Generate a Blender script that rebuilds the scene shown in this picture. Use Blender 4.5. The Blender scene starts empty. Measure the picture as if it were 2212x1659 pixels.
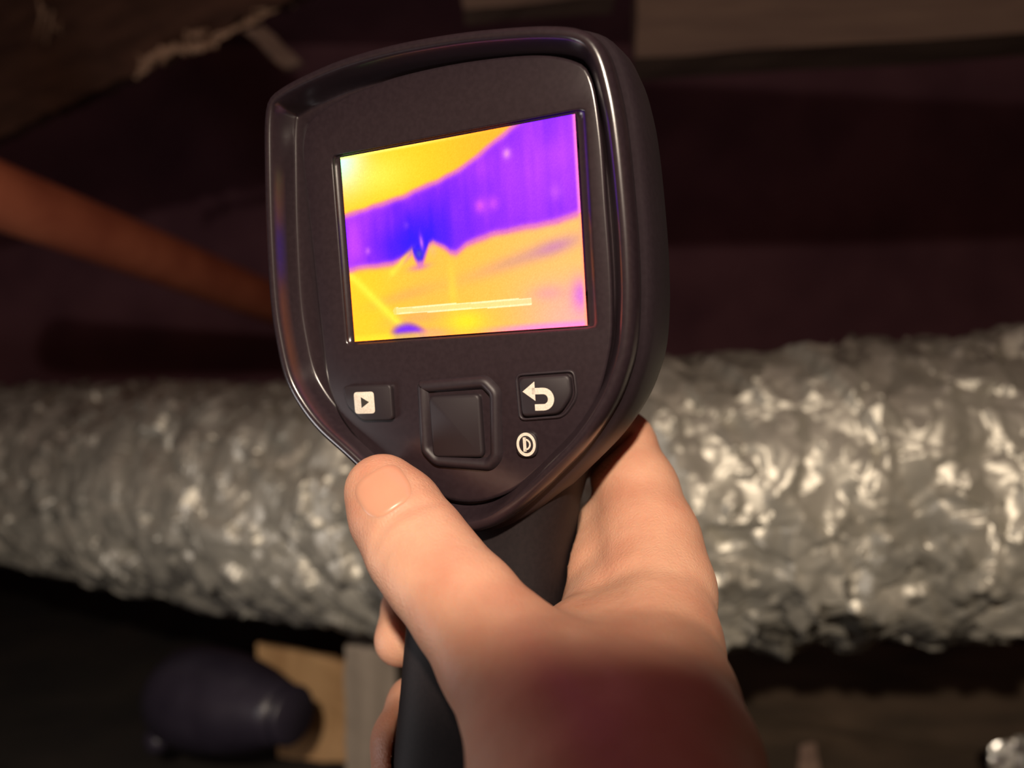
import bpy, bmesh, math, random
import numpy as np
from mathutils import Matrix, Vector

random.seed(7)
rng = np.random.default_rng(11)
SC = bpy.context.scene
COL = SC.collection

# ------------------------------------------------------------------ camera, world, lamps, exposure
SGN = 1.0
F_PX = 1560.0                      # focal length in pixels of the 2212 x 1659 photograph
CAM = np.array([0.0, 0.0, 0.38])   # the lens is held 0.38 m above the crawl-space floor, looking along +Y
cd = bpy.data.cameras.new('camera'); cam = bpy.data.objects.new('camera', cd); COL.objects.link(cam)
cam.location = CAM; cam.rotation_euler = (math.pi / 2, 0, 0)
cd.sensor_width = 36.0; cd.lens = 36.0 * F_PX / 2212.0
cd.clip_start = 0.01; cd.clip_end = 50
cd.dof.use_dof = True; cd.dof.focus_distance = 0.170; cd.dof.aperture_fstop = 7.0
SC.camera = cam

w = bpy.data.worlds.new('dark_crawl_space'); SC.world = w; w.use_nodes = True
w.node_tree.nodes['Background'].inputs[0].default_value = (0.75, 0.42, 0.25, 1)
w.node_tree.nodes['Background'].inputs[1].default_value = 0.13

def lamp(name, kind, loc, energy, color, size, target=None):
    ld = bpy.data.lights.new(name, kind); lo = bpy.data.objects.new(name, ld); COL.objects.link(lo)
    ld.energy = energy; ld.color = color; ld.shadow_soft_size = size
    lo.location = loc
    if target is not None:
        lo.rotation_euler = (Vector(target) - Vector(loc)).to_track_quat('-Z', 'Y').to_euler()
    return lo
# the photographer's head torch: above and behind the phone; the bottom rim of its beam ends on the hand
HL = CAM + np.array([-0.006, -0.30, 0.242])
HALF = math.radians(72.0); ELEV = HALF - math.radians(33.75)
hl = lamp('head_torch', 'SPOT', HL, 19.0, (1.0, 0.83, 0.66), 0.012,
          HL + np.array([0.0, math.cos(ELEV), math.sin(ELEV)]))
hl.data.spot_size = 2 * HALF; hl.data.spot_blend = 0.014
# beam profile of the torch: its hot spot points down at the work, the upper half of the beam is weaker
hl.data.use_nodes = True; _nt = hl.data.node_tree
_g = _nt.nodes.new('ShaderNodeNewGeometry'); _sx = _nt.nodes.new('ShaderNodeSeparateXYZ'); _mr = _nt.nodes.new('ShaderNodeMapRange')
_nt.links.new(_g.outputs['Incoming'], _sx.inputs[0]); _nt.links.new(_sx.outputs['Z'], _mr.inputs['Value'])
_mr.interpolation_type = 'SMOOTHSTEP'
_mr.inputs['From Min'].default_value = SGN * -0.23; _mr.inputs['From Max'].default_value = SGN * -0.42
_mr.inputs['To Min'].default_value = 0.28; _mr.inputs['To Max'].default_value = 1.0
_nt.links.new(_mr.outputs[0], _nt.nodes['Emission'].inputs['Strength'])
# added weak fill light from the left, stands for no real lamp
lamp('left_fill', 'POINT', CAM + np.array([-0.34, 0.15, -0.13]), 1.15, (0.98, 0.92, 0.92), 0.06)

SC.view_settings.view_transform = 'Standard'; SC.view_settings.look = 'None'
SC.view_settings.gamma = 1.0; SC.view_settings.exposure = 0.0
SC.view_settings.use_curve_mapping = False

# ------------------------------------------------------------------ helpers
def P(px, py, d):
    """world point seen at photo pixel (px, py) at depth d (m)"""
    return np.array([(px - 1106.0) / F_PX * d, d, -(py - 829.5) / F_PX * d]) + CAM

def material(name, color, rough=0.5, metal=0.0, **kw):
    m = bpy.data.materials.new(name); m.use_nodes = True
    b = m.node_tree.nodes['Principled BSDF']
    b.inputs['Base Color'].default_value = (*color, 1)
    b.inputs['Roughness'].default_value = rough; b.inputs['Metallic'].default_value = metal
    for k, v in kw.items(): b.inputs[k].default_value = v
    return m

def noise_color(m, c1, c2, scale=(30, 30, 30), detail=5, lo=0.35, hi=0.65, bump=0.0, bdist=0.001, rough=None):
    nt = m.node_tree; b = nt.nodes['Principled BSDF']
    tc = nt.nodes.new('ShaderNodeTexCoord'); mp = nt.nodes.new('ShaderNodeMapping')
    mp.inputs['Scale'].default_value = scale
    n = nt.nodes.new('ShaderNodeTexNoise'); n.inputs['Scale'].default_value = 1; n.inputs['Detail'].default_value = detail
    r = nt.nodes.new('ShaderNodeValToRGB')
    r.color_ramp.elements[0].position = lo; r.color_ramp.elements[0].color = (*c1, 1)
    r.color_ramp.elements[1].position = hi; r.color_ramp.elements[1].color = (*c2, 1)
    nt.links.new(tc.outputs['Object'], mp.inputs[0]); nt.links.new(mp.outputs[0], n.inputs['Vector'])
    nt.links.new(n.outputs[0], r.inputs[0]); nt.links.new(r.outputs[0], b.inputs['Base Color'])
    if bump:
        bu = nt.nodes.new('ShaderNodeBump'); bu.inputs['Strength'].default_value = bump; bu.inputs['Distance'].default_value = bdist
        nt.links.new(n.outputs[0], bu.inputs['Height']); nt.links.new(bu.outputs[0], b.inputs['Normal'])
    return m

def mesh_obj(name, verts, faces, mat, parent=None, smooth=True, matrix=None):
    me = bpy.data.meshes.new(name)
    me.from_pydata([tuple(map(float, v)) for v in verts], [], [tuple(map(int, f)) for f in faces])
    me.validate(); me.update()
    if mat is not None: me.materials.append(mat)
    if smooth: me.polygons.foreach_set('use_smooth', [True] * len(me.polygons))
    o = bpy.data.objects.new(name, me); COL.objects.link(o)
    if parent is not None: o.parent = parent
    if matrix is not None: o.matrix_world = matrix
    return o

def fast_mesh(name, V, Q, mat, parent=None, smooth=True):
    """quads / tris from numpy arrays"""
    V = np.asarray(V, float); Q = np.asarray(Q, np.int32); k = Q.shape[1]
    me = bpy.data.meshes.new(name)
    me.vertices.add(len(V)); me.vertices.foreach_set('co', V.ravel())
    me.loops.add(Q.size); me.loops.foreach_set('vertex_index', Q.ravel())
    me.polygons.add(len(Q)); me.polygons.foreach_set('loop_start', np.arange(0, Q.size, k, dtype=np.int32))
    me.polygons.foreach_set('loop_total', np.full(len(Q), k, np.int32))
    me.update(calc_edges=True); me.validate()
    if mat is not None: me.materials.append(mat)
    if smooth: me.polygons.foreach_set('use_smooth', [True] * len(me.polygons))
    o = bpy.data.objects.new(name, me); COL.objects.link(o)
    if parent is not None: o.parent = parent
    return o

def empty(name, loc=(0, 0, 0)):
    o = bpy.data.objects.new(name, None); COL.objects.link(o); o.location = loc; o.empty_display_size = 0.02
    return o
def tag(o, label, cat, group=None):
    o['label'] = label; o['category'] = cat
    if group: o['group'] = group
    return o
def structure(o): o['kind'] = 'structure'; return o

def loft(rings, cap0=False, cap1=False, close=True):
    n = len(rings[0]); V = [v for r in rings for v in r]; Fs = []
    for i in range(len(rings) - 1):
        for j in range(n if close else n - 1):
            a = i * n + j; b = i * n + (j + 1) % n
            Fs.append((a, b, b + n, a + n))
    if cap0: Fs.append(tuple(range(n - 1, -1, -1)))
    if cap1: Fs.append(tuple(range((len(rings) - 1) * n, len(rings) * n)))
    return V, Fs

def catmull(pts, n=12, closed=True):
    pts = np.asarray(pts, float); m = len(pts); out = []
    for i in range(m if closed else m - 1):
        g = lambda k: pts[k % m] if closed else pts[min(max(k, 0), m - 1)]
        p0, p1, p2, p3 = g(i - 1), g(i), g(i + 1), g(i + 2)
        for t in np.linspace(0, 1, n, endpoint=False):
            out.append(0.5 * ((2 * p1) + (p2 - p0) * t + (2 * p0 - 5 * p1 + 4 * p2 - p3) * t * t + (3 * p1 - p0 - 3 * p2 + p3) * t ** 3))
    if not closed: out.append(pts[-1])
    return np.array(out)

def rounded_poly(pts, r, n=5):
    """2D closed polygon with rounded corners"""
    pts = np.asarray(pts, float); m = len(pts); out = []
    for i in range(m):
        p, a, b = pts[i], pts[i - 1], pts[(i + 1) % m]
        u = (a - p); u /= np.linalg.norm(u); v = (b - p); v /= np.linalg.norm(v)
        s, e = p + u * r, p + v * r
        for t in np.linspace(0, 1, n):
            out.append((1 - t) ** 2 * s + 2 * t * (1 - t) * p + t * t * e)
    return np.array(out)

def inset2d(pts, d):
    pts = np.asarray(pts, float)
    t = np.roll(pts, -1, 0) - np.roll(pts, 1, 0); t /= np.linalg.norm(t, axis=1)[:, None] + 1e-12
    area = 0.5 * np.sum(pts[:, 0] * np.roll(pts[:, 1], -1) - np.roll(pts[:, 0], -1) * pts[:, 1])
    nrm = np.stack([-t[:, 1], t[:, 0]], 1) * (1 if area > 0 else -1)
    return pts + nrm * d

def plate(pts, z0, z1, bev=0.3):
    """a raised flat key with a rounded edge from a 2D outline (mm)"""
    pts = np.asarray(pts, float)
    area = np.sum(pts[:, 0] * np.roll(pts[:, 1], -1) - np.roll(pts[:, 0], -1) * pts[:, 1])
    if area < 0: pts = pts[::-1]
    ring = lambda p, z: [(x, y, z) for x, y in p]
    rings = [ring(pts, z0), ring(pts, z1 - bev), ring(inset2d(pts, bev * 0.35), z1 - bev * 0.3), ring(inset2d(pts, bev), z1)]
    V, Fs = loft(rings, cap1=True)
    return np.array(V) * 0.001, Fs

def board(name, c, mat, thick, parent=None, div=(14, 5), rough=0.0007, seed=0):
    """a board from the four corners of its visible face (TL, TR, BR, BL), thick away from the viewer, edges eased"""
    c = [np.array(p, float) for p in c]
    n = np.cross(c[1] - c[0], c[3] - c[0]); n /= np.linalg.norm(n)
    if np.dot(n, CAM - c[0]) < 0: n = -n
    g = np.random.default_rng(seed); nx, ny = div; V = []; Fs = []
    for k, off in enumerate((0.0, -thick)):
        for j in range(ny + 1):
            for i in range(nx + 1):
                u, v = i / nx, j / ny
                p = (c[0] * (1 - u) + c[1] * u) * (1 - v) + (c[3] * (1 - u) + c[2] * u) * v
                edge = (i in (0, nx)) + (j in (0, ny))
                V.append(p + n * (off + g.normal() * rough * 0.4 + (-0.0012 if edge and k == 0 else 0)) + (g.normal(size=3) * rough if edge else 0))
    N = (nx + 1) * (ny + 1); id_ = lambda k, i, j: k * N + j * (nx + 1) + i
    for j in range(ny):
        for i in range(nx):
            Fs.append((id_(0, i, j), id_(0, i, j + 1), id_(0, i + 1, j + 1), id_(0, i + 1, j)))
            Fs.append((id_(1, i, j), id_(1, i + 1, j), id_(1, i + 1, j + 1), id_(1, i, j + 1)))
    for i in range(nx):
        Fs.append((id_(0, i, 0), id_(0, i + 1, 0), id_(1, i + 1, 0), id_(1, i, 0)))
        Fs.append((id_(0, i + 1, ny), id_(0, i, ny), id_(1, i, ny), id_(1, i + 1, ny)))
    for j in range(ny):
        Fs.append((id_(0, 0, j + 1), id_(0, 0, j), id_(1, 0, j), id_(1, 0, j + 1)))
        Fs.append((id_(0, nx, j), id_(0, nx, j + 1), id_(1, nx, j + 1), id_(1, nx, j)))
    return mesh_obj(name, V, Fs, mat, parent, smooth=False)

def tube(path, radii, n=40, cap=True):
    path = np.asarray(path, float); m = len(path)
    T = np.gradient(path, axis=0); T /= np.linalg.norm(T, axis=1)[:, None]
    up = np.array([0, 0, 1.0]); rings = []
    for i in range(m):
        a = np.cross(T[i], up); a /= np.linalg.norm(a); b = np.cross(a, T[i])
        rings.append([path[i] + radii[i] * (math.cos(t) * a + math.sin(t) * b) for t in np.linspace(0, 2 * math.pi, n, endpoint=False)])
    return loft(rings, cap, cap)

# ------------------------------------------------------------------ materials
M_wall = noise_color(material('dark_wall', (0.02, 0.012, 0.012), 0.95), (0.22, 0.098, 0.138), (0.32, 0.15, 0.195), (6, 6, 6), bump=0.3, bdist=0.01)
M_floor = noise_color(material('dark_earth', (0.02, 0.015, 0.012), 0.95), (0.008, 0.006, 0.005), (0.022, 0.016, 0.012), (9, 9, 9), bump=0.5, bdist=0.02)
M_oldwood = noise_color(material('old_brown_wood', (0.1, 0.06, 0.04), 0.85), (0.065, 0.028, 0.018), (0.12, 0.056, 0.036), (8, 30, 60), bump=0.4)
M_joist = noise_color(material('joist_wood', (0.2, 0.13, 0.09), 0.85), (0.15, 0.094, 0.074), (0.22, 0.143, 0.106), (6, 40, 60), bump=0.3)
M_tan = noise_color(material('tan_wood', (0.4, 0.26, 0.14), 0.8), (0.48, 0.28, 0.13), (0.64, 0.40, 0.20), (40, 30, 6), bump=0.3)
M_greywood = noise_color(material('grey_wood', (0.3, 0.25, 0.2), 0.85), (0.22, 0.183, 0.145), (0.31, 0.26, 0.21), (60, 40, 6), bump=0.3)
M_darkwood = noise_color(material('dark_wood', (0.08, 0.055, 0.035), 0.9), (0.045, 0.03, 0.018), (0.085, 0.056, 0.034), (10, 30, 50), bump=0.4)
M_splinter = noise_color(material('raw_splinter_wood', (0.3, 0.19, 0.12), 0.85), (0.26, 0.155, 0.10), (0.52, 0.34, 0.235), (80, 80, 80))
M_pipe = noise_color(material('rusty_pipe', (0.24, 0.07, 0.03), 0.7), (0.50, 0.13, 0.066), (0.68, 0.20, 0.098), (20, 20, 20), bump=0.15)
M_fit = noise_color(material('dark_plastic', (0.04, 0.035, 0.055), 0.38), (0.022, 0.018, 0.030), (0.032, 0.027, 0.042), (30, 30, 30))
M_body = noise_color(material('charcoal_rubber', (0.035, 0.028, 0.03), 0.50), (0.019, 0.0120, 0.0160), (0.023, 0.015, 0.0195), (900, 900, 900), bump=0.05, bdist=0.0002)
M_rim = noise_color(material('charcoal_gloss_plastic', (0.035, 0.028, 0.032), 0.25, 0.0, **{'Specular IOR Level': 0.9}), (0.022, 0.0140, 0.0180), (0.027, 0.0175, 0.022), (900, 900, 900), bump=0.03, bdist=0.0002)
M_grip = noise_color(material('grip_rubber', (0.014, 0.010, 0.012), 0.6, 0.0, **{'Specular IOR Level': 0.2}), (0.013, 0.0095, 0.0105), (0.017, 0.012, 0.013), (900, 900, 900), bump=0.05, bdist=0.0002)
M_key = material('key_rubber', (0.017, 0.011, 0.0145), 0.55)
M_icon = noise_color(material('white_print', (0.75, 0.68, 0.58), 0.5), (0.68, 0.60, 0.50), (0.82, 0.76, 0.66), (2500, 2500, 2500))
M_mark = material('black_print', (0.03, 0.025, 0.02), 0.6)

def skin_material():
    m = material('skin', (0.62, 0.33, 0.22), 0.5)
    nt = m.node_tree; b = nt.nodes['Principled BSDF']
    noise_color(m, (0.58, 0.275, 0.18), (0.68, 0.385, 0.26), (70, 70, 70), 4, 0.3, 0.7)
    b.inputs['Subsurface Weight'].default_value = 0.35
    b.inputs['Subsurface Radius'].default_value = (1.0, 0.30, 0.15)
    b.inputs['Subsurface Scale'].default_value = 0.006
    b.inputs['Specular IOR Level'].default_value = 0.35
    tc = nt.nodes.new('ShaderNodeTexCoord')
    v = nt.nodes.new('ShaderNodeTexVoronoi'); v.inputs['Scale'].default_value = 900; v.feature = 'DISTANCE_TO_EDGE'
    n = nt.nodes.new('ShaderNodeTexNoise'); n.inputs['Scale'].default_value = 160; n.inputs['Detail'].default_value = 3
    mx = nt.nodes.new('ShaderNodeMath'); mx.operation = 'MULTIPLY_ADD'; mx.inputs[1].default_value = 2.0
    bu = nt.nodes.new('ShaderNodeBump'); bu.inputs['Strength'].default_value = 0.25; bu.inputs['Distance'].default_value = 0.0006
    nt.links.new(tc.outputs['Object'], v.inputs['Vector']); nt.links.new(tc.outputs['Object'], n.inputs['Vector'])
    nt.links.new(n.outputs[0], mx.inputs[0]); nt.links.new(v.outputs['Distance'], mx.inputs[2])
    nt.links.new(mx.outputs[0], bu.inputs['Height']); nt.links.new(bu.outputs[0], b.inputs['Normal'])
    return m
M_skin = skin_material()
M_nail = material('thumbnail', (0.66, 0.33, 0.215), 0.33)
M_nail.node_tree.nodes['Principled BSDF'].inputs['Subsurface Weight'].default_value = 0.2
M_nail.node_tree.nodes['Principled BSDF'].inputs['Subsurface Scale'].default_value = 0.003

def foil_material():
    m = material('crinkled_foil', (0.49, 0.47, 0.405), 0.43, 0.47)
    nt = m.node_tree; b = nt.nodes['Principled BSDF']
    tc = nt.nodes.new('ShaderNodeTexCoord')
    g = nt.nodes.new('ShaderNodeNewGeometry')
    mpn = nt.nodes.new('ShaderNodeMapping'); mpn.inputs['Scale'].default_value = (1, 1, .5); nt.links.new(tc.outputs['Object'], mpn.inputs[0])
    n0 = nt.nodes.new('ShaderNodeTexNoise'); n0.inputs['Scale'].default_value = 35; n0.inputs['Detail'].default_value = 3
    mixv = nt.nodes.new('ShaderNodeMixRGB'); mixv.blend_type = 'LINEAR_LIGHT'; mixv.inputs[0].default_value = 0.03
    vo = nt.nodes.new('ShaderNodeTexVoronoi'); vo.inputs['Scale'].default_value = 56
    nt.links.new(tc.outputs['Object'], n0.inputs['Vector'])
    nt.links.new(mpn.outputs[0], mixv.inputs[1]); nt.links.new(n0.outputs['Color'], mixv.inputs[2])
    nt.links.new(mixv.outputs[0], vo.inputs['Vector'])
    sub = nt.nodes.new('ShaderNodeVectorMath'); sub.operation = 'SUBTRACT'; sub.inputs[1].default_value = (.5, .5, .5)
    sc = nt.nodes.new('ShaderNodeVectorMath'); sc.operation = 'SCALE'; sc.inputs['Scale'].default_value = 0.75
    add = nt.nodes.new('ShaderNodeVectorMath'); add.operation = 'ADD'
    nm = nt.nodes.new('ShaderNodeVectorMath'); nm.operation = 'NORMALIZE'
    nt.links.new(vo.outputs['Color'], sub.inputs[0]); nt.links.new(sub.outputs[0], sc.inputs[0])
    nt.links.new(sc.outputs[0], add.inputs[0]); nt.links.new(g.outputs['Normal'], add.inputs[1])
    nt.links.new(add.outputs[0], nm.inputs[0]); nt.links.new(nm.outputs[0], b.inputs['Normal'])
    return m
M_foil = foil_material()

# ------------------------------------------------------------------ the setting: a dark crawl space
def box(name, lo, hi, mat):
    lo, hi = np.array(lo, float), np.array(hi, float)
    V = [(x, y, z) for z in (lo[2], hi[2]) for y in (lo[1], hi[1]) for x in (lo[0], hi[0])]
    Fs = [(0, 2, 3, 1), (4, 5, 7, 6), (0, 1, 5, 4), (2, 6, 7, 3), (0, 4, 6, 2), (1, 3, 7, 5)]
    return mesh_obj(name, V, Fs, mat, smooth=False)
structure(box('floor', (-2.6, -1.0, -0.1), (2.6, 1.7, 0.0), M_floor))
structure(box('ceiling', (-2.6, -1.0, 1.13), (2.6, 1.7, 1.23), M_wall))
structure(box('wall_back', (-2.6, 1.6, 0.0), (2.6, 1.7, 1.13), M_wall))
structure(box('wall_left', (-2.7, -1.0, 0.0), (-2.6, 1.7, 1.13), M_wall))
structure(box('wall_right', (2.6, -1.0, 0.0), (2.7, 1.7, 1.13), M_wall))

# ------------------------------------------------------------------ foil duct
def make_duct():
    ctrl = [(-420, 965, 1.15), (-200, 990, 0.97), (0, 1016, 0.86), (350, 1052, 0.71), (700, 1082, 0.61), (1050, 1090, 0.548),
            (1450, 1078, 0.508), (1830, 1060, 0.492), (2212, 1038, 0.482), (2500, 1020, 0.476)]
    path = catmull([P(*c) for c in ctrl], 60, closed=False)
    seg = np.linalg.norm(np.diff(path, axis=0), axis=1); s = np.r_[0, np.cumsum(seg)]; L = s[-1]
    NS, NT, R0 = int(L / 0.0021), 320, 0.0985
    ss = np.linspace(0, L, NS); C = np.stack([np.interp(ss, s, path[:, k]) for k in range(3)], 1)
    T = np.gradient(C, axis=0); T /= np.linalg.norm(T, axis=1)[:, None]
    A = np.cross(T, [0, 0, 1.0]); A /= np.linalg.norm(A, axis=1)[:, None]; B = np.cross(A, T)
    th = np.linspace(0, 2 * math.pi, NT, endpoint=False)
    SS, TT = np.meshgrid(ss, th, indexing='ij')
    X, Y = SS, TT * R0
    # jittered-cell facets: each patch of crinkled foil is its own small tilted plane
    def facets(X, Y, cx, cy, shear, amp, seed):
        g = np.random.default_rng(seed)
        U = (X + shear * Y) / cx; ny = int(round(2 * math.pi * R0 / cy)); V = Y / (2 * math.pi * R0) * ny
        nu = int(U.max() - U.min()) + 6; u0 = int(U.min()) - 2
        jit = g.random((nu, ny, 2)); tilt = g.normal(size=(nu, ny, 2)) * amp; hh = g.normal(size=(nu, ny)) * amp * 0.25
        iu, iv = np.floor(U).astype(int), np.floor(V).astype(int)
        best = np.full(U.shape, 9e9); H = np.zeros(U.shape)
        for a in (-1, 0, 1):
            for b in (-1, 0, 1):
                cu, cv = np.clip(iu + a - u0, 0, nu - 1), (iv + b) % ny
                du = U - (iu + a + jit[cu, cv, 0]); dv = V - (iv + b + jit[cu, cv, 1])
                d = du * du + dv * dv; h = tilt[cu, cv, 0] * du * cx + tilt[cu, cv, 1] * dv * cy + hh[cu, cv] * cx
                k = d < best; best[k] = d[k]; H[k] = h[k]
        return H
    H = facets(X, Y, 0.020, 0.036, 0.30, 0.12, 1) + facets(X, Y, 0.010, 0.020, -0.25, 0.09, 2) + facets(X, Y, 0.05, 0.08, 0.2, 0.06, 3)
    H = H + 0.0016 * np.sin(2 * math.pi * (X / 0.045 + TT / (2 * math.pi)))
    R = R0 + H
    V = C[:, None, :] + R[..., None] * (np.cos(TT)[..., None] * A[:, None, :] + np.sin(TT)[..., None] * B[:, None, :])
    i, j = np.meshgrid(np.arange(NS - 1), np.arange(NT), indexing='ij'); j2 = (j + 1) % NT
    Q = np.stack([i * NT + j, i * NT + j2, (i + 1) * NT + j2, (i + 1) * NT + j], -1).reshape(-1, 4)
    o = fast_mesh('foil_duct', V.reshape(-1, 3), Q, M_foil, smooth=True)
    tag(o, 'silver crinkled foil air duct crossing behind the hand', 'duct')
make_duct()

# ------------------------------------------------------------------ timber and pipe around the duct
def plank_with_torn_edge():
    t = empty('torn_plank', P(300, 60, 0.75))
    inv = np.array(t.location)
    tag(t, 'dark brown plank with a torn splintered edge, upper left', 'plank')
    a, b = P(-260, 420, 0.98), P(720, -42, 0.66)
    up = np.array([0, 0.10, 0.26]); nseg = 60; g = np.random.default_rng(5); V = []; Fs = []
    for i in range(nseg + 1):
        u = i / nseg; e = a * (1 - u) + b * u
        jag = (0.5 + 0.5 * math.sin(i * 1.9)) * g.random() * (0.014 if u > 0.5 else 0.006)
        e = e + np.array([0, 0, jag]); tp = a * (1 - u) + b * u + up + np.array([-0.25, 0, 0])
        mid = e * 0.6 + tp * 0.4
        for p in (e, mid, tp): V.append(p - inv)
        for p in (e, mid, tp): V.append(p + np.array([0, 0.022, 0.004]) - inv)
    for i in range(nseg):
        k, n = i * 6, (i + 1) * 6
        Fs += [(k, n, n + 1, k + 1), (k + 1, n + 1, n + 2, k + 2), (k + 3, k + 4, n + 4, n + 3), (k + 4, k + 5, n + 5, n + 4),
               (k, k + 3, n + 3, n), (k + 2, n + 2, n + 5, k + 5)]
    Fs += [(0, 1, 4, 3), (1, 2, 5, 4), (nseg * 6, nseg * 6 + 3, nseg * 6 + 4, nseg * 6 + 1), (nseg * 6 + 1, nseg * 6 + 4, nseg * 6 + 5, nseg * 6 + 2)]
    mesh_obj('plank_body', V, Fs, M_oldwood, t, smooth=False)
    # long torn slivers lying along the edge
    def sliver(p0, p1, wd, seed):
        g = np.random.default_rng(seed); n = 12; rings = []
        p0, p1 = np.array(p0), np.array(p1); ax = (p1 - p0) / np.linalg.norm(p1 - p0)
        s1 = np.cross(ax, [0, 1, 0]); s1 /= np.linalg.norm(s1); s2 = np.cross(ax, s1)
        for i in range(n + 1):
            u = i / n; r = wd * (0.25 + 0.75 * math.sin(math.pi * min(1, 0.08 + u * 0.9)) ** 0.6) * (0.6 + 0.8 * g.random())
            c = p0 * (1 - u) + p1 * u + s1 * g.normal() * wd * 0.5
            rings.append([c + r * (math.cos(q) * s1 * 1.0 + math.sin(q) * s2 * 0.6) * (0.75 + 0.5 * g.random()) - inv for q in np.linspace(0, 2 * math.pi, 7, endpoint=False)])
        V, Fs = loft(rings, True, True)
        mesh_obj('splinter', V, Fs, M_splinter, t, smooth=False)
    E = lambda px, py, d=0.70: P(px, py, d)
    for k, (x0, y0, x1, y1, wd) in enumerate([(300, 138, 390, 108, .0055), (385, 108, 470, 92, .0046), (410, 78, 450, 66, .003), (398, 88, 405, 66, .002),
                                               (300, 126, 308, 120, .004), (440, 96, 560, 40, .0022), (455, 82, 545, 47, .0016), (520, 52, 610, 14, .0022),
                                               (600, 16, 660, -14, .0036), (545, 26, 585, 14, .002), (290, 165, 330, 140, .003), (330, 118, 380, 98, .003)]):
        sliver(E(x0, y0), E(x1, y1), wd, 40 + k)
    return t
plank_with_torn_edge()

def cobweb_tuft():
    t = np.array(P(108, 45, 0.80)); V = []; Fs = []; g = np.random.default_rng(3)
    for k in range(9):
        a = t + g.normal(size=3) * 0.006; b = a + np.array([g.normal() * 0.012, 0.004, g.normal() * 0.016 - 0.006])
        s = np.array([0.0014, 0, 0.0006]); n = len(V)
        V += [a - s, a + s, b + s * 0.3, b - s * 0.3, a - s + [0, .001, 0], a + s + [0, .001, 0], b + s * .3 + [0, .001, 0], b - s * .3 + [0, .001, 0]]
        Fs += [(n, n + 1, n + 2, n + 3), (n + 7, n + 6, n + 5, n + 4), (n, n + 4, n + 5, n + 1), (n + 1, n + 5, n + 6, n + 2), (n + 2, n + 6, n + 7, n + 3), (n + 3, n + 7, n + 4, n)]
    o = mesh_obj('wood_fibre_tuft', V, Fs, M_splinter, smooth=False)
    tag(o, 'small pale tuft of wood fibres near the top left corner', 'fibres')
cobweb_tuft()

o = board('joist', [P(1372, -330, .60), P(3300, -330, .53), P(3300, 0, .53), P(1372, 124, .60)], M_joist, 0.045, seed=1)
tag(o, 'brown wooden floor joist overhead, right of the thermal camera', 'beam')
o = board('batten', [P(975, -160, .64), P(1330, -180, .64), P(1330, -12, .64), P(1000, 18, .64)], M_joist, 0.03, seed=2, div=(6, 3))
tag(o, 'short pale batten end above the top of the thermal camera', 'batten')
o = board('wood_lath', [P(528, 66, .66), P(566, 52, .66), P(652, 132, .655), P(612, 148, .655)], M_joist, 0.008, seed=3, div=(3, 6), rough=0.0008)
tag(o, 'thin pale lath sticking down from the torn plank edge', 'lath')

# pipe slanting behind the thermal camera
pp = [P(-170, 352, .56), P(0, 424, .62), P(300, 540, .78), P(600, 660, 1.06), P(800, 742, 1.45)]
V, Fs = tube(catmull(pp, 8, False), [0.0285] * (8 * 4 + 1), 40)
t = empty('slanting_pipe', P(0, 424, .62)); tag(t, 'rust red pipe slanting down behind the left of the thermal camera', 'pipe')
mesh_obj('pipe_wall', np.array(V) - np.array(t.location), Fs, M_pipe, t)
ax = (pp[2] - pp[1]) / np.linalg.norm(pp[2] - pp[1])

# dark tapered fitting, lower left
def fitting():
    a, b = P(360, 1492, .68), P(638, 1546, .60)
    t = empty('pipe_fitting', (a + b) / 2); tag(t, 'dark tapered plastic fitting lying by the tan board', 'fitting')
    loc = np.array(t.location)
    us = [0, .06, .16, .3, .45, .6, .75, .88, .95]; rs = [.02, .033, .042, .0445, .0435, .040, .034, .0265, .0225]
    V, Fs = tube([a * (1 - u) + b * u - loc for u in us], rs, 36); mesh_obj('fitting_body', V, Fs, M_fit, t)
    us = [.94, .95, .985, 1.0]; rs = [.0215, .0238, .0236, .0215]
    V, Fs = tube([a * (1 - u) + b * u - loc for u in us], rs, 36); mesh_obj('fitting_collar', V, Fs, M_fit, t)
    # rounded lug on its near side
    V, Fs = tube([P(330, 1570, .66) - loc, P(338, 1590, .655) - loc, P(348, 1612, .65) - loc, P(352, 1622, .65) - loc], [.006, .0115, .011, .004], 20)
    mesh_obj('lug', V, Fs, M_fit, t)
fitting()
o = board('tan_board', [P(552, 1392, .75), P(752, 1432, .72), P(760, 1650, .72), P(600, 1640, .73)], M_tan, 0.012, seed=4, div=(5, 9))
tag(o, 'tan board with a slanted top beside the grey post', 'board')
o = board('grey_post', [P(742, 1396, .60), P(852, 1396, .60), P(866, 1812, .60), P(748, 1812, .60)], M_greywood, 0.06, seed=6, div=(3, 14))
tag(o, 'grey wooden post under the duct, left of the fingers', 'post')
# dark timber, lower right, in two boards with a gap between them
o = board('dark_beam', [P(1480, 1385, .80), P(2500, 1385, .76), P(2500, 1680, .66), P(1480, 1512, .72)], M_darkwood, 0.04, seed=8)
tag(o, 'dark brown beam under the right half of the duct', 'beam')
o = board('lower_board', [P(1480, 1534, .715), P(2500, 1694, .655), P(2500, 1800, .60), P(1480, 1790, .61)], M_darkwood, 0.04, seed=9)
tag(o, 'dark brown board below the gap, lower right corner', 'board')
o = board('grey_lath', [P(1730, 1612, .66), P(1764, 1605, .66), P(1780, 1735, .65), P(1726, 1735, .65)], M_joist, 0.008, seed=10, div=(2, 6), rough=.0008)
tag(o, 'narrow grey lath end standing right of the wrist', 'lath')

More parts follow.
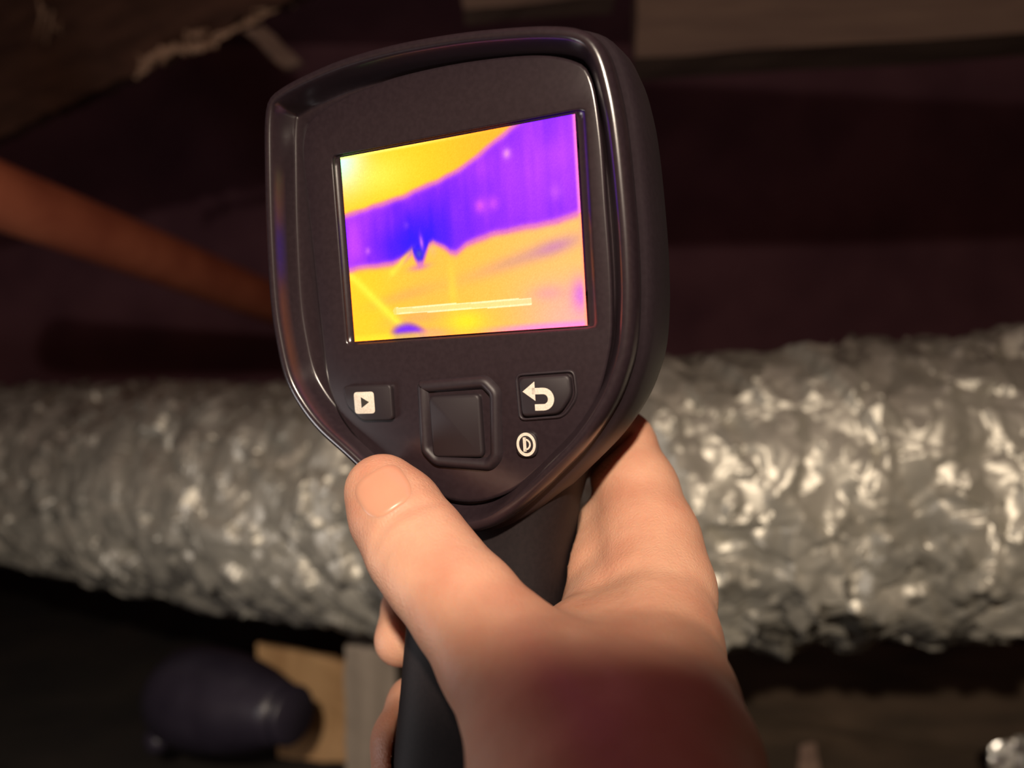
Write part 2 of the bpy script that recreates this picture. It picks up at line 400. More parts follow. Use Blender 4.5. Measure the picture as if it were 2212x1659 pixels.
def foil_scrap():
    g = np.random.default_rng(9); t = P(2184, 1640, .62); n = 11; V = []; Fs = []
    for k in (0, 1):
        for j in range(n):
            for i in range(n):
                u, v = i / (n - 1) - .5, j / (n - 1) - .5
                V.append(t + np.array([u * .034 + g.normal() * .0012, g.normal() * .003 - .0 + k * .001, v * .03 + u * .012 + g.normal() * .0012]))
    N = n * n
    for j in range(n - 1):
        for i in range(n - 1):
            q = j * n + i; Fs.append((q, q + 1, q + n + 1, q + n)); Fs.append((N + q, N + q + n, N + q + n + 1, N + q + 1))
    m = material('bright_foil', (0.85, 0.85, 0.82), 0.25, 0.9)
    o = mesh_obj('foil_scrap', V, Fs, m, smooth=False)
    tag(o, 'small bright crumpled foil scrap in the lower right corner', 'scrap')
foil_scrap()

# ------------------------------------------------------------------ thermal camera (local frame: mm, x right, y up, z out of the screen)
RC = np.array([[0.92410196, -0.06502972, -0.37657231], [0.03635023, 0.99590481, -0.0827785], [0.38041323, 0.06280728, 0.92268143]])
TC = np.array([-12.91289789, 34.65636358, -169.88578253])
C2W = np.array([[1, 0, 0], [0, 0, -1], [0, 1, 0]], float)
MW = Matrix.Identity(4)
rw = C2W @ RC; tw = C2W @ (TC * 0.001) + CAM
for i in range(3):
    for j in range(3): MW[i][j] = rw[i, j]
    MW[i][3] = tw[i]
def local(px, py, z):
    """device-local mm point on the plane z under a photo pixel"""
    d = np.array([(px - 1106) / F_PX, -(py - 829.5) / F_PX, -1.0]); o = RC.T @ (-TC); dd = RC.T @ d
    return (o + (z - o[2]) / dd[2] * dd)

dev = empty('thermal_camera'); dev.matrix_world = MW
tag(dev, 'black handheld thermal imaging camera with a lit purple and yellow screen', 'thermal camera')
def part(name, V, Fs, mat, parent=dev, smooth=True, label=None):
    o = mesh_obj(name, V, Fs, mat, None, smooth)
    o.parent = parent
    if label: o['label'] = label
    return o

PANEL = [(-40.6, 0), (-41.2, 14), (-41.6, 26), (-39.1, 32.6), (-31, 36.2), (-21, 38.0), (-11.6, 39.0), (4.7, 38.8), (21.6, 37.0), (31.0, 33.9), (34.6, 29.6), (36, 18),
         (36.3, 3), (36.5, -13), (35.9, -25), (34.1, -33), (31.7, -39.1), (27.6, -45.3), (22.3, -50.5), (16.9, -55.3), (10.2, -60.2), (2.5, -62.8), (-5, -63),
         (-13, -60.8), (-21, -56.8), (-28.7, -51), (-33.8, -45.6), (-37.5, -39.5), (-39.5, -32.2), (-40.0, -17.8)]
RIM = [(-52.6, -22), (-53.4, -10.9), (-52.8, 7.1), (-51.5, 24), (-50.3, 34.5), (-48.3, 39.6), (-43.5, 42.0), (-34.2, 44.0), (-24.6, 45.2), (-12.8, 45.6), (-.4, 45.1), (12.3, 43.9),
       (26.5, 41.6), (34.6, 38.8), (38.6, 34.0), (40.8, 25.3), (41.9, 15.6), (42.6, 0), (42.7, -10), (42.4, -18.5), (41.4, -27.3), (39.7, -33.2), (36.4, -40.2), (30.4, -48.3),
       (23.0, -55.4), (12.6, -64.3), (4.5, -69.0), (-5, -70.2), (-14, -67.6), (-24, -60.2), (-33.7, -52), (-41.7, -45.3), (-47.2, -38.6), (-50.8, -31.5)]
CEN = np.array([-3.0, -6.0]); NA = 220
ANG = np.linspace(-math.pi, math.pi, NA, endpoint=False)
def polar(pts, dense=True):
    c = catmull(pts, 14) if dense else np.asarray(pts, float)
    c = c - CEN; a = np.arctan2(c[:, 1], c[:, 0]); r = np.hypot(c[:, 0], c[:, 1]); k = np.argsort(a); a, r = a[k], r[k]
    a = np.r_[a - 2 * math.pi, a, a + 2 * math.pi]; r = np.r_[r, r, r]
    rr = np.interp(ANG, a, r)
    return CEN + np.stack([rr * np.cos(ANG), rr * np.sin(ANG)], 1)
PAN, RIMC = polar(PANEL), polar(RIM)
WIN = polar(np.vstack([np.linspace(p, q, 40, endpoint=False) for rp in [rounded_poly([(-32.6, -23.5), (32.6, -23.5), (32.6, 23.5), (-32.6, 23.5)], 1.0)] for p, q in zip(rp, np.roll(rp, -1, 0))]), False)
SCR = polar(np.vstack([np.linspace(p, q, 40, endpoint=False) for rp in [rounded_poly([(-30.9, -23.2), (30.9, -23.2), (30.9, 23.2), (-30.9, 23.2)], .5)] for p, q in zip(rp, np.roll(rp, -1, 0))]), False)
z3 = lambda p, z: np.c_[p, np.full(len(p), z)]
mixr = lambda s: PAN * (1 - s) + RIMC * s
outset = lambda d: inset2d(RIMC, -d)
# bezel: screen window, flat keypad panel, groove, raised rim
W2 = lambda k: WIN * (1 + k / 40.0)
ins = lambda d: inset2d(RIMC, d)
BASE, CREST = ins(5.9), ins(3.1)
pb = lambda t: PAN * (1 - t) + BASE * t
bc = lambda t: BASE * (1 - t) + CREST * t
rings = [z3(SCR, 0.0), z3(WIN, 0.0), z3(W2(.02), 0.1), z3(W2(.10), .32), z3(W2(.28), .55), z3(W2(.55), .68), z3(W2(1.0), .7), z3(PAN * .985 + CEN * .015, .7), z3(PAN, 0.55), z3(pb(.08), .1),
         z3(pb(.18), -.9), z3(pb(.3), -1.5), z3(pb(.5), -1.7), z3(pb(.85), -1.8), z3(BASE, -1.7), z3(bc(.08), -1.5), z3(bc(.2), -1.0), z3(bc(.5), .95), z3(bc(.8), 2.85), z3(bc(.95), 3.95), z3(ins(2.9), 4.5), z3(ins(2.5), 4.8),
         z3(ins(1.5), 4.75), z3(ins(.7), 4.1), z3(ins(.2), 2.8), z3(RIMC, 0.2)]
V, Fs = loft(rings); part('bezel', np.array(V) * .001, Fs, M_rim)
# housing: the side walls and the closed back
bk = lambda k, d: (CEN + (outset(d) - CEN) * k)
rings = [z3(RIMC, 0.2), z3(outset(.15), -.3), z3(outset(-.35), -.7), z3(outset(-.35), -1.1), z3(outset(1.0), -1.8), z3(outset(2.2), -6), z3(outset(2.8), -14), z3(outset(2.2), -24), z3(outset(.5), -31), z3(bk(.9, 0), -36), z3(bk(.72, 0), -39), z3(bk(.5, 0), -40)]
V, Fs = loft(rings, cap1=True); part('housing', np.array(V) * .001, Fs, M_body)
# lens barrel on the far side
ringc = lambda r, z: [(CEN[0] + r * math.cos(a), 6 + r * math.sin(a), z) for a in np.linspace(0, 2 * math.pi, 48, endpoint=False)]
V, Fs = loft([ringc(30, -37), ringc(30, -66), ringc(28, -70), ringc(20, -71), ringc(18, -66)], cap1=True); part('lens_barrel', np.array(V) * .001, Fs, M_body)

# screen: the picture on it is its own light
def screen():
    NX, NY = 300, 230
    xs, ys = np.linspace(-30.5, 30.5, NX), np.linspace(-22.9, 22.9, NY)
    X, Y = np.meshgrid(xs, ys); V = np.stack([X, Y, np.full_like(X, 0.35)], -1).reshape(-1, 3) * .001
    i, j = np.meshgrid(np.arange(NX - 1), np.arange(NY - 1)); a = j * NX + i
    Q = np.stack([a, a + 1, a + NX + 1, a + NX], -1).reshape(-1, 4)
    lin = lambda c: np.where(np.array(c) / 255. <= .04045, np.array(c) / 255. / 12.92, ((np.array(c) / 255. + .055) / 1.055) ** 2.4)
    g = np.random.default_rng(21)
    def vnoise(sx, sy, seed):
        r = np.random.default_rng(seed); G = r.random((64, 64)); u, v = (X + 40) / sx, (Y + 40) / sy
        iu, iv = np.floor(u).astype(int), np.floor(v).astype(int); fu, fv = u - iu, v - iv; fu = fu * fu * (3 - 2 * fu); fv = fv * fv * (3 - 2 * fv)
        G_ = lambda p, q: G[p % 64, q % 64]
        return (G_(iu, iv) * (1 - fu) + G_(iu + 1, iv) * fu) * (1 - fv) + (G_(iu, iv + 1) * (1 - fu) + G_(iu + 1, iv + 1) * fu) * fv - .5
    sm = lambda a, b, x: np.clip((x - a) / (b - a), 0, 1) ** 2 * (3 - 2 * np.clip((x - a) / (b - a), 0, 1))
    # band edges (mm on the screen)
    up = np.interp(X, UPX, UPY) + vnoise(3, 3, 1) * .5
    lo = np.interp(X, LOX, LOY) + vnoise(2.5, 2.5, 2) * .5
    C = np.zeros(X.shape + (3,))
    blob = lambda cx, cy, rx, ry, ang=0: np.exp(-((((X - cx) * math.cos(ang) + (Y - cy) * math.sin(ang)) / rx) ** 2 + ((-(X - cx) * math.sin(ang) + (Y - cy) * math.cos(ang)) / ry) ** 2))
    def mix(mask, col): C[:] = C * (1 - mask[..., None]) + np.array(col, float) * mask[..., None]
    one = np.ones_like(X)
    # lower field: orange going yellow to the left and pink to the right
    mix(one, (250, 186, 66))
    mix(sm(-4, 28, X), (243, 186, 102)); mix(sm(-8, -28, X) * .8, (252, 205, 28))
    mix(sm(8, 29, X) * sm(-7, -21, Y) * .9, (252, 172, 160))
    mix(.40 * blob(-15, -12.5, 9, 1.6, .18), (224, 150, 100)); mix(.5 * blob(17, -6.5, 14, 1.8, .22), (196, 130, 150))
    mix(.55 * blob(24, -5.0, 5, 1.6, .2), (190, 110, 190)); mix(.7 * blob(29.5, -16, 2.2, 3.5), (205, 90, 235)); mix(.5 * blob(22, -15, 4, 1.8), (214, 140, 170))
    mix(.45 * blob(-13, -18.2, 7, 1.8, .1), (215, 150, 110)); mix(.8 * blob(1, -20, 5, 2.6), (255, 230, 30)); mix(.55 * blob(-2, -12, 1.2, 6), (252, 210, 60))
    mix(.8 * np.exp(-((Y + 7 + (X + 29.5) * 1.0) / 1.5) ** 2) * (X < -14), (255, 232, 60))
    mix(.95 * sm(.3, .75, blob(-14.5, -22.8, 6.0, 4.0, -.25)), (110, 30, 245)); mix(.5 * blob(-10, -22.4, 5, 1.2), (235, 90, 220))
    mix(.75 * sm(-21.0, -22.6, Y) * sm(0, 18, X), (255, 130, 225)); mix(.7 * sm(-20.8, -22.4, Y) * sm(-2, -14, X), (255, 225, 40))
    # the cold band
    inb = sm(-.9, .9, up - Y) * sm(-.9, .9, Y - lo)
    base = np.zeros_like(C); base[:] = (150, 38, 245)
    k = blob(-10, 1.5, 13, 9, .35)[..., None]; base = base * (1 - k) + np.array((70, 2, 250.)) * k
    k = (.85 * blob(-9.5, -2.5, 7, 5.5))[..., None]; base = base * (1 - k) + np.array((36, 0, 245.)) * k
    k = (.55 * blob(24, 14, 12, 8, .3))[..., None]; base = base * (1 - k) + np.array((186, 62, 246.)) * k
    k = (.75 * blob(-29.5, 2, 5, 9))[..., None]; base = base * (1 - k) + np.array((186, 58, 248.)) * k
    base += (vnoise(1.2, 9, 4) * 17 + vnoise(4, 5, 8) * 24)[..., None] * np.array((1, .6, 0.1))
    for cx, cy, r, cc, st in [(14, 17.0, 1.0, (232, 140, 220), .9), (6.6, 6.3, 1.4, (226, 84, 220), .75), (9.9, 6.4, 1.4, (215, 80, 225), .6), (-24.6, -.8, .8, (205, 100, 240), .7),
                              (-26.6, -6.4, 1.2, (226, 96, 200), .9), (-13.2, 4.2, .8, (120, 60, 250), .6), (25, 7, 1.6, (205, 90, 235), .5)]:
        k = (st * blob(cx, cy, r, r * 1.15))[..., None]; base = base * (1 - k) + np.array(cc, float) * k
    C[:] = C * (1 - inb[..., None]) + base * inb[..., None]
    fr = np.exp(-((Y - lo) / .9) ** 2); mix(.75 * fr, (225, 110, 190)); fr = np.exp(-((Y - up) / .9) ** 2); mix(.75 * fr, (225, 110, 190))
    # hot field above, with pale top-left glare painted into its colours
    ab = sm(.0, 1.4, Y - up); warm = np.zeros_like(C); warm[:] = (250, 200, 30)
    k = sm(-10, 14, X)[..., None]; warm = warm * (1 - k) + np.array((252, 178, 40.)) * k
    k = (.6 * blob(-20, 17, 9, 5))[..., None]; warm = warm * (1 - k) + np.array((246, 240, 90.)) * k
    k = (.95 * blob(-31, 22.5, 7, 8))[..., None]; warm = warm * (1 - k) + np.array((215, 252, 252.)) * k
    k = (.7 * sm(22.0, 22.8, Y) * sm(16, -16, X))[..., None]; warm = warm * (1 - k) + np.array((250, 250, 130.)) * k
    C[:] = C * (1 - ab[..., None]) + warm * ab[..., None]
    # the small warm tool-like tip and cold spot inside the band edge
    for px, py, rx, ry, an, st, cc in [(912, 524, .55, 1.9, .1, .85, (205, 110, 245)), (907, 549, 1.1, 1.2, 0, .9, (62, 66, 190)), (908, 577, 2.6, .8, .1, .6, (205, 100, 200)),
                                       (868, 568, 3.6, .75, .75, .95, (255, 208, 70)), (850, 588, 1.2, .8, .6, .8, (255, 222, 60)), (936, 540, 1.0, 1.6, .2, .7, (246, 180, 110))]:
        q = local(px, py, 0); mix(st * blob(q[0], q[1], rx, ry, an), cc)
    # scale bar
    bx0, by0, bx1, by1 = BAR; tt = np.clip((X - bx0) / (bx1 - bx0), 0, 1); by = by0 + (by1 - by0) * tt
    inside = (X > bx0) & (X < bx1) & (abs(Y - by) < .85); mix(.6 * inside, (255, 232, 165)); mix(.45 * (inside & (abs(Y - by) > .5)), (255, 250, 220))
    cap = np.hypot(X - bx0, Y - by0) < .95; mix(.6 * cap, (250, 215, 130))
    # blooming right edge
    mix(.75 * sm(29.6, 30.4, X), (255, 150, 240) if False else (252, 170, 120)); mix(.7 * sm(29.4, 30.4, X) * (Y > lo), (240, 110, 250))
    C += (g.normal(size=X.shape) * 3)[..., None]
    o = fast_mesh('screen', V, Q, None, dev, smooth=False); o['label'] = 'lit screen showing a cold purple band across a yellow field'
    me = o.data; at = me.color_attributes.new('picture', 'FLOAT_COLOR', 'POINT')
    L = lin(np.clip(C, 0, 255)).reshape(-1, 3); L = L * (1 + 1.8 * sm(.78, 1.0, L)); at.data.foreach_set('color', np.c_[L, np.ones(len(L))].ravel())
    m = bpy.data.materials.new('lit_screen'); m.use_nodes = True; nt = m.node_tree; b = nt.nodes['Principled BSDF']
    b.inputs['Base Color'].default_value = (.01, .01, .01, 1); b.inputs['Roughness'].default_value = .25
    ca = nt.nodes.new('ShaderNodeVertexColor'); ca.layer_name = 'picture'
    nt.links.new(ca.outputs['Color'], b.inputs['Emission Color']); b.inputs['Emission Strength'].default_value = 1.2
    me.materials.append(m)
UPX, UPY = zip(*[tuple(local(x, y, 0)[:2]) for x, y in [(735, 473), (758, 463), (815, 446), (870, 426), (925, 402), (975, 378), (1000, 362), (1040, 332), (1080, 298), (1112, 272), (1160, 235), (1260, 180)]])
LOX, LOY = zip(*[tuple(local(x, y, 0)[:2]) for x, y in [(735, 584), (760, 582), (800, 577), (850, 571), (876, 558), (892, 544), (898, 558), (905, 568), (914, 567), (921, 550), (928, 531), (937, 523), (948, 528), (962, 536), (974, 546), (986, 545), (1010, 528), (1060, 508), (1150, 489), (1200, 478), (1255, 461), (1275, 457)]])
_b = [local(858, 672, 0), local(1150, 651, 0)]; BAR = (_b[0][0], _b[0][1], _b[1][0], _b[1][1])
screen()

# keys and their white marks
def key(name, pts, r, z0, z1, bev, mat=M_key, parent=dev):
    V, Fs = plate(rounded_poly(pts, r), z0, z1, bev); return part(name, V, Fs, mat, parent)
def ringwall(name, pts, r, wdt, z0, z1, mat=M_body, parent=dev):
    p = rounded_poly(pts, r, 6); a = sum(p[:, 0] * np.roll(p[:, 1], -1) - np.roll(p[:, 0], -1) * p[:, 1])
    if a < 0: p = p[::-1]
    rings = [z3(p, z0), z3(inset2d(p, wdt * .2), z0 + (z1 - z0) * .75), z3(inset2d(p, wdt * .42), z1), z3(inset2d(p, wdt * .62), z1), z3(inset2d(p, wdt * .85), z0 + (z1 - z0) * .6), z3(inset2d(p, wdt), z0)]
    V, Fs = loft(rings); return part(name, np.array(V) * .001, Fs, mat, parent)
kb = key('playback_key', [(-34.3, -33.9), (-20.0, -33.9), (-20.0, -42.9), (-29.3, -42.9), (-33.6, -38.8)], 1.3, 0.5, 2.0, .5)
ki = key('playback_mark', [(-30.9, -35.6), (-25.0, -35.6), (-25.0, -41.1), (-30.9, -41.1)], .9, 1.9, 2.12, .06, M_icon, kb); ki['label'] = 'white rounded square mark'
V, Fs = plate([(-28.8, -36.9), (-26.5, -38.2), (-28.8, -39.6)], 2.1, 2.2, .03); o = part('triangle_mark', V, Fs, M_mark, kb); o['label'] = 'small dark play triangle'
ringwall('pad_surround', [(-13.2, -33.2), (5.8, -32.6), (9.3, -36.4), (8.4, -52.8), (5.4, -55.8), (-9.8, -54.8), (-13.6, -51.0)], 1.8, 3.4, 0.5, 2.4)
key('navigation_pad', [(-9.8, -37.2), (3.9, -37.0), (3.9, -52.2), (-9.8, -52.2)], 1.6, 0.5, 2.1, .7)
kr = key('back_key', [(13.9, -33.7), (26.3, -33.4), (26.5, -38.2), (23.4, -42.2), (14.2, -42.8)], 1.6, 0.5, 2.2, .6)
ringwall('key_recess', [(12.6, -32.6), (27.4, -32.2), (27.8, -38.8), (24.2, -43.4), (12.9, -44.0)], 2.0, 1.0, 0.5, 1.3)
def stroke(pts, wd):
    pts = np.asarray(pts, float); t = np.gradient(pts, axis=0); t /= np.linalg.norm(t, axis=1)[:, None]; n = np.stack([-t[:, 1], t[:, 0]], 1)
    return np.vstack([pts + n * wd / 2, (pts - n * wd / 2)[::-1]])
arc = lambda cx, cy, r, a0, a1, n=14: [(cx + r * math.cos(a), cy + r * math.sin(a)) for a in np.linspace(math.radians(a0), math.radians(a1), n)]
def flat(name, outlines, z, mat, parent, label):
    Vs, Fa = [], []
    for p in outlines:
        p = np.asarray(p, float); n = len(p) // 2; b = len(Vs) * 1
        base = len(Vs)
        for zz in (z, z + .12): Vs += [(x, y, zz) for x, y in p]
        m = len(p)
        for i in range(m): Fa.append((base + i, base + (i + 1) % m, base + m + (i + 1) % m, base + m + i))
        for i in range(n - 1):
            Fa.append((base + m + i, base + m + i + 1, base + m + m - 2 - i, base + m + m - 1 - i))
    o = part(name, np.array(Vs) * .001, Fa, mat, parent, smooth=False); o['label'] = label; return o
u_turn = [(17.2, -36.9), (19.6, -36.9)] + arc(19.8, -38.75, 1.85, 88, -88, 16) + [(19.6, -40.6), (17.7, -40.6)]
flat('return_mark', [stroke(u_turn, 1.45), [(17.9, -34.7), (14.9, -36.9), (17.9, -39.1), (17.9, -38.6), (17.9, -36.9), (17.9, -35.5)]], 2.2, M_icon, kr, 'white U-turn arrow mark')
kp = key('power_key', [(12.0, -46.2), (17.4, -46.2), (17.4, -52.2), (12.0, -52.2)], 2.4, 0.5, 1.6, .3)
ell = lambda k: [(14.7 + 2.35 * k * math.cos(a), -49.15 + 2.75 * k * math.sin(a)) for a in np.linspace(0, 2 * math.pi, 40)]
ringo = np.vstack([ell(1.0), ell(.74)[::-1]])
dmark = stroke([(14.5, -47.7)] + arc(14.5, -49.15, 1.15, 80, -80, 12) + [(14.5, -50.6)], .4)
flat('power_mark', [ringo, stroke([(14.35, -47.5), (14.35, -49.1), (14.35, -50.8)], .75), dmark], 1.6, M_icon, kp, 'white circled power mark')

# handle: swells out of the housing, leans back towards the holder
HANDLE = [(-46, -20, -4, 31, 17), (-55, -20.5, -4.2, 28, 17.5), (-62, -21, -4.5, 25, 18), (-70, -20.5, -4.8, 22.6, 17.8), (-80, -19.5, -5.2, 21.6, 17.3), (-95, -17, -5.8, 21.2, 17),
                              (-115, -12.5, -6.4, 21.6, 17.5), (-135, -7, -7, 22, 18), (-160, 0, -7.6, 22.6, 18.5), (-176, 4.5, -8, 23, 19), (-180, 5.6, -8, 21, 17)]
RIMR = np.hypot(*(RIMC - CEN).T)
def handle():
    rings = []
    for y, zc, xc, wd, dp in HANDLE:
        ring = []
        for a in np.linspace(0, 2 * math.pi, 56, endpoint=False):
            c, s = math.cos(a), math.sin(a); e = 2 / 3.2
            ring.append((xc + wd * math.copysign(abs(c) ** e, c), y, zc + dp * math.copysign(abs(s) ** e, s)))
        rings.append(ring)
    V, Fs = loft(rings, True, True); part('handle', np.array(V) * .001, Fs, M_grip)
    rings = []
    for y, zc, wd, dp in [(-62, -50, 7, 5), (-66, -51, 7.5, 6), (-80, -46, 7.5, 7), (-88, -41, 7, 6)]:
        rings.append([(-4.5 + wd * math.cos(a), y, zc + dp * math.sin(a)) for a in np.linspace(0, 2 * math.pi, 24, endpoint=False)])
    V, Fs = loft(rings, True, True); part('trigger', np.array(V) * .001, Fs, M_key)
handle()

# ------------------------------------------------------------------ the hand that holds it (one continuous skin from a smooth distance field)
def cam_mm(px, py, d):
    """mm in the lens frame: x right, y up, z towards the lens"""
    return np.array([(px - 1106.) / F_PX * d, -(py - 829.5) / F_PX * d, -d])
def round_cone(p, a, b, r1, r2):
    ba = b - a; l2 = ba @ ba; rr = r1 - r2; a2 = l2 - rr * rr; il2 = 1 / l2
    pa = p - a; y = pa @ ba; z = y - l2
    q = pa * l2 - y[:, None] * ba; x2 = np.einsum('ij,ij->i', q, q); y2 = y * y * l2; z2 = z * z * l2
    k = math.copysign(1, rr) * rr * rr * x2
    out = (np.sqrt(np.maximum(x2 * a2 * il2, 0)) + y * rr) * il2 - r1
    m1 = np.sign(z) * a2 * z2 > k; out[m1] = np.sqrt(x2[m1] + z2[m1]) * il2 - r2
    m2 = (np.sign(y) * a2 * y2 < k) & ~m1; out[m2] = np.sqrt(x2[m2] + y2[m2]) * il2 - r1
    return out
def smin(a, b, k):
    h = np.maximum(k - np.abs(a - b), 0) / k
    return np.minimum(a, b) - h * h * k * .25
# chains of (px, py, depth mm, radius mm)
THUMB = [(826, 1062, 172, 9.0), (858, 1112, 169, 10.6), (902, 1182, 163, 11.3), (945, 1240, 158, 11.2), (1005, 1310, 151, 11.4), (1085, 1415, 143, 12.6)]
THENAR = [(1085, 1415, 143, 12.6), (1165, 1525, 132, 14.0), (1240, 1640, 122, 17.5), (1300, 1800, 112, 20.5)]
INDEX = [(1300, 935, 212, 8.2), (1338, 962, 206, 9.6), (1372, 1060, 196, 11.0), (1398, 1170, 186, 13.0), (1412, 1275, 176, 14.2)]
INDEX_TIP = [(1318, 950, 210, 9.0), (1230, 985, 224, 8.0), (1140, 1030, 232, 7.4)]
META = [(1412, 1275, 176, 14.2), (1418, 1400, 157, 13.6), (1420, 1530, 138, 15.0), (1420, 1660, 122, 17.0), (1400, 1800, 112, 19.0)]
PALM = [(1312, 1150, 196, 9.5), (1314, 1240, 188, 11.0), (1322, 1345, 176, 12.0), (1290, 1440, 158, 14.5), (1290, 1560, 138, 18.0)]
WEB = [(1120, 1466, 144, 9.0), (1200, 1450, 154, 9.0), (1290, 1415, 164, 10.0)]
HEEL = [(1420, 1380, 200, 14), (1400, 1560, 168, 16), (1370, 1720, 140, 18)]
FOREARM = [(1345, 1770, 116, 21.0), (1470, 2240, 86, 23.0), (3134, 5431, 40, 27.0)]
MIDDLE = [(1330, 1330, 226, 9.5), (1160, 1310, 246, 9.0), (960, 1310, 238, 8.4), (880, 1312, 218, 7.4), (866, 1380, 205, 7.6)]
RING = [(1330, 1470, 220, 9.0), (1150, 1500, 236, 8.8), (950, 1520, 222, 7.6), (892, 1520, 204, 7.0), (874, 1600, 194, 8.6), (872, 1710, 186, 8.6)]
LITTLE = [(1330, 1650, 205, 8.5), (1150, 1720, 215, 8), (960, 1770, 200, 7.5), (905, 1790, 182, 7.0)]
CHAINS = [(THUMB, 3), (THENAR, 3), (META, 4), (INDEX, 4), (INDEX_TIP, 3), (PALM, 4), (WEB, 3), (HEEL, 4), (MIDDLE, 2.5), (RING, 2.5), (LITTLE, 2.5), (FOREARM, 4)]
GROUPS = [([0, 1], 4.0), ([2, 3, 4, 5, 7, 11], 7.0), ([6], 5.0), ([8], 3.0), ([9], 3.0), ([10], 3.0)]
CREASES = [  # (pixel polyline, depth mm at surface, width mm, depth of crease mm)
    ([(806, 1196), (826, 1148), (862, 1112), (905, 1092), (950, 1086)], 1.3, 1.15),
    ([(822, 1226), (838, 1180), (868, 1150), (905, 1134)], 1.1, .5),
    ([(1240, 1306), (1300, 1262), (1352, 1238), (1400, 1222)], 2.0, .8),
    ([(1228, 1262), (1262, 1214), (1300, 1188)], 1.6, .6),
    ([(1262, 1080), (1300, 1052), (1340, 1040)], 1.8, .6),
    ([(1190, 1352), (1240, 1400), (1300, 1460), (1340, 1480)], 3.0, .9)]
def hand_sdf(p):
    tot = None
    for idx, k in GROUPS:
        gd = None
        for i in idx:
            ch, kk = CHAINS[i]
            for s, e in zip(ch[:-1], ch[1:]):
                d = round_cone(p, cam_mm(*s[:3]), cam_mm(*e[:3]), s[3], e[3])
                gd = d if gd is None else smin(gd, d, kk)
        tot = gd if tot is None else smin(tot, gd, k)
    # the skin presses against the tool without sinking into it
    L = (p - TC) @ RC
    hy = np.clip(L[:, 1], -180, -46)
    hz, hx, hw, hd = [np.interp(-hy, [-q[0] for q in HANDLE], [q[k] for q in HANDLE]) for k in (1, 2, 3, 4)]
    e = ((np.abs(L[:, 0] - hx) / hw) ** 3.2 + (np.abs(L[:, 2] - hz) / hd) ** 3.2) ** (1 / 3.2)
    tool = np.maximum((e - 1) * np.minimum(hw, hd), np.maximum(L[:, 1] + 46, -182 - L[:, 1]))
    q = L[:, :2] - CEN; rad = np.hypot(q[:, 0], q[:, 1]); an = np.arctan2(q[:, 1], q[:, 0])
    rim = np.interp(an, np.r_[ANG, math.pi], np.r_[RIMR, RIMR[0]])
    tool = np.minimum(tool, np.maximum(np.maximum(L[:, 2] - 2.8, -38 - L[:, 2]), rad - rim - 2.6))
    tot = np.maximum(tot, .35 - tool)
    # skin creases: shallow valleys where a crease plane (seen from the palm side) cuts the surface
    for poly, wd, dp in CREASES:
        qx = p[:, 0] / -p[:, 2] * F_PX + 1106.; qy = -p[:, 1] / -p[:, 2] * F_PX + 829.5
        pts = catmull(poly, 8, False); best = np.full(len(p), 1e9); tpar = np.zeros(len(p))
        near = (np.abs(tot) < 4) & (qx > pts[:, 0].min() - 40) & (qx < pts[:, 0].max() + 40) & (qy > pts[:, 1].min() - 40) & (qy < pts[:, 1].max() + 40)
        if not near.any(): continue
        ax, ay = qx[near], qy[near]; bd = np.full(len(ax), 1e9); bt = np.zeros(len(ax))
        for ii, (x, y) in enumerate(pts):
            dd = np.hypot(ax - x, ay - y); m = dd < bd; bd[m] = dd[m]; bt[m] = ii / (len(pts) - 1)
        mm = bd * (-p[near, 2]) / F_PX
        tot[near] += dp * np.exp(-(mm / wd) ** 2) * np.sin(np.pi * np.clip(bt * .8 + .1, 0, 1))
    return tot
def surface_nets(lo, hi, h):
    n = np.ceil((hi - lo) / h).astype(int) + 1
    ax = [lo[k] + h * np.arange(n[k]) for k in range(3)]
    D = np.empty(n)
    for i in range(0, n[0], 16):
        g = np.stack(np.meshgrid(ax[0][i:i + 16], ax[1], ax[2], indexing='ij'), -1)
        D[i:i + 16] = hand_sdf(g.reshape(-1, 3)).reshape(g.shape[:3])
    D[0], D[-1], D[:, 0], D[:, -1], D[:, :, 0], D[:, :, -1] = (5.0,) * 6
    S = D < 0; c = [s - 1 for s in n]
    acc = np.zeros((*c, 3)); cnt = np.zeros(c)
    corner = [(a, b, d) for a in (0, 1) for b in (0, 1) for d in (0, 1)]
    sl = lambda o: tuple(slice(o[k], o[k] + c[k]) for k in range(3))
    for p_ in corner:
        for k in range(3):
            if p_[k] == 0:
                q_ = list(p_); q_[k] = 1; q_ = tuple(q_)
                a, b = D[sl(p_)], D[sl(q_)]; m = (a < 0) != (b < 0)
                t = np.where(m, a / np.where(m, a - b, 1), 0)
                for ax_ in range(3):
                    acc[..., ax_] += np.where(m, p_[ax_] + (t if ax_ == k else 0), 0)
                cnt += m
    act = cnt > 0; ids = np.full(c, -1); ids[act] = np.arange(act.sum())
    I = np.argwhere(act); Vv = lo + h * (I + acc[act] / cnt[act][:, None])
    quads = []
    for k in range(3):
        a, b = [(1, 2), (2, 0), (0, 1)][k]
        s1 = [slice(1, c[q]) for q in range(3)]; s1[k] = slice(0, c[k])
        A = S[tuple(slice(x.start, x.stop) for x in s1)]
        s2 = [slice(x.start, x.stop) for x in s1]; s2[k] = slice(1, c[k] + 1)
        Bm = S[tuple(s2)]
        W = np.argwhere(A != Bm); off = np.array([x.start for x in s1]); W = W + off
        fl = A[tuple((W - off).T)]
        ea, eb = np.eye(3, dtype=int)[a], np.eye(3, dtype=int)[b]
        q = np.stack([ids[tuple((W - ea - eb).T)], ids[tuple((W - eb).T)], ids[tuple(W.T)], ids[tuple((W - ea).T)]], 1)
        q[~fl] = q[~fl][:, ::-1]; quads.append(q)
    return Vv, np.vstack(quads)
def to_world(p): return (np.asarray(p) * .001) @ C2W.T + CAM
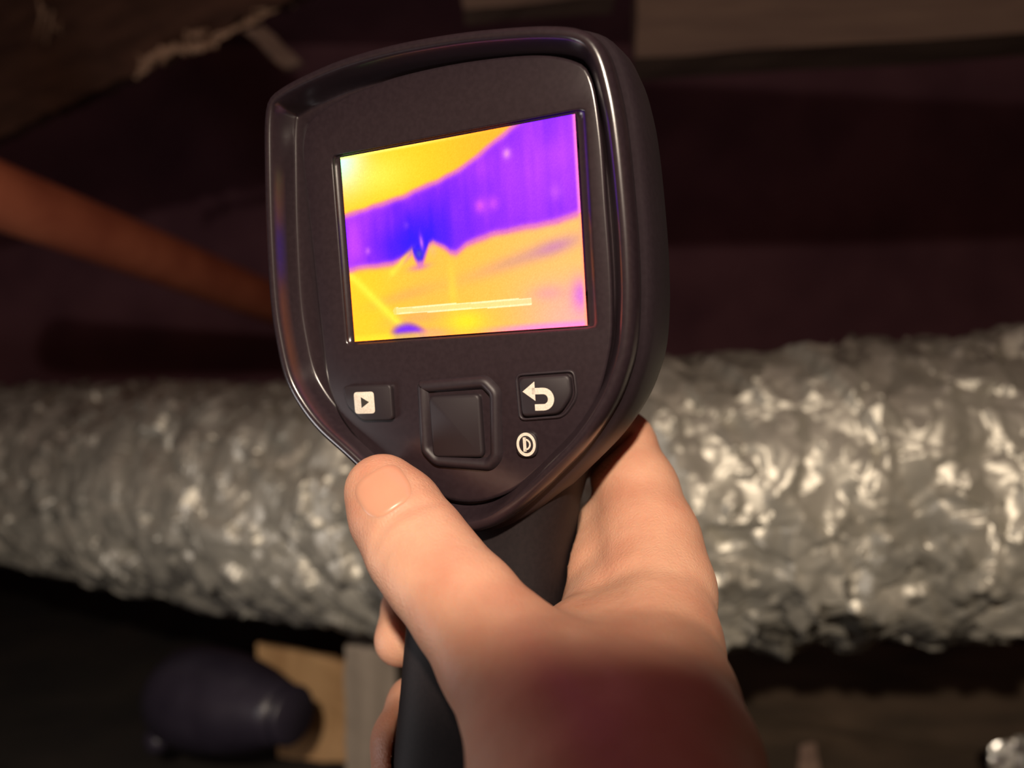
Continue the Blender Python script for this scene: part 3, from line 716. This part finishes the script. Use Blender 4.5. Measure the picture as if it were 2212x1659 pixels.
def make_hand():
    allp = [(cam_mm(*s[:3]), s[3]) for ch, _ in CHAINS for s in ch]
    lo = np.min([p - r for p, r in allp], 0) - 4; hi = np.max([p + r for p, r in allp], 0) + 4
    V, Q = surface_nets(lo, hi, 0.95)
    t = empty('person', to_world(cam_mm(1350, 1750, 130)))
    tag(t, "person's bare right hand gripping the thermal camera handle, thumb up", 'person')
    loc = np.array(t.location)
    o = fast_mesh('hand', to_world(V) - loc, Q, M_skin, t)
    md = o.modifiers.new('even_skin', 'SMOOTH'); md.factor = .5; md.iterations = 3
    # thumbnail: a curved plate laid on the skin
    cx, cy, ang = 828, 1060, math.radians(58)
    ux, uy = np.array([-math.cos(ang), -math.sin(ang)]), np.array([math.sin(ang), -math.cos(ang)])   # towards the tip / across (pixels)
    n = 17; pts = []
    for j in range(n):
        v = j / (n - 1) * 2 - 1
        for i in range(n):
            u = i / (n - 1) * 2 - 1
            # squircle outline, flatter at the free edge
            rr = 1 / max(1e-6, (abs(u) ** 3.2 + abs(v) ** 3.2) ** (1 / 3.2)) * max(abs(u), abs(v)) if (u or v) else 1
            q = np.array([cx, cy]) + ux * (u * rr * 50) + uy * (v * rr * 62)
            pts.append(q)
    pts = np.array(pts); dirs = np.stack([(pts[:, 0] - 1106) / F_PX, -(pts[:, 1] - 829.5) / F_PX, -np.ones(len(pts))], 1)
    tt = np.full(len(pts), 140.0)
    for _ in range(60): tt += np.clip(hand_sdf(dirs * tt[:, None]), -3, 3) * .8
    S = dirs * tt[:, None]; e = .3
    G = np.stack([hand_sdf(S + e * np.eye(3)[k]) - hand_sdf(S - e * np.eye(3)[k]) for k in range(3)], 1); G /= np.linalg.norm(G, axis=1)[:, None]
    lift = np.array([.22 if 0 < i < n - 1 and 0 < j < n - 1 else -.25 for j in range(n) for i in range(n)])
    S = S + G * lift[:, None]
    i, j = np.meshgrid(np.arange(n - 1), np.arange(n - 1)); a = (j * n + i).ravel()
    Qn = np.stack([a, a + 1, a + n + 1, a + n], 1)
    o = fast_mesh('thumbnail', to_world(S) - loc, Qn, M_nail, t); o['label'] = 'pale glossy thumbnail'
make_hand()
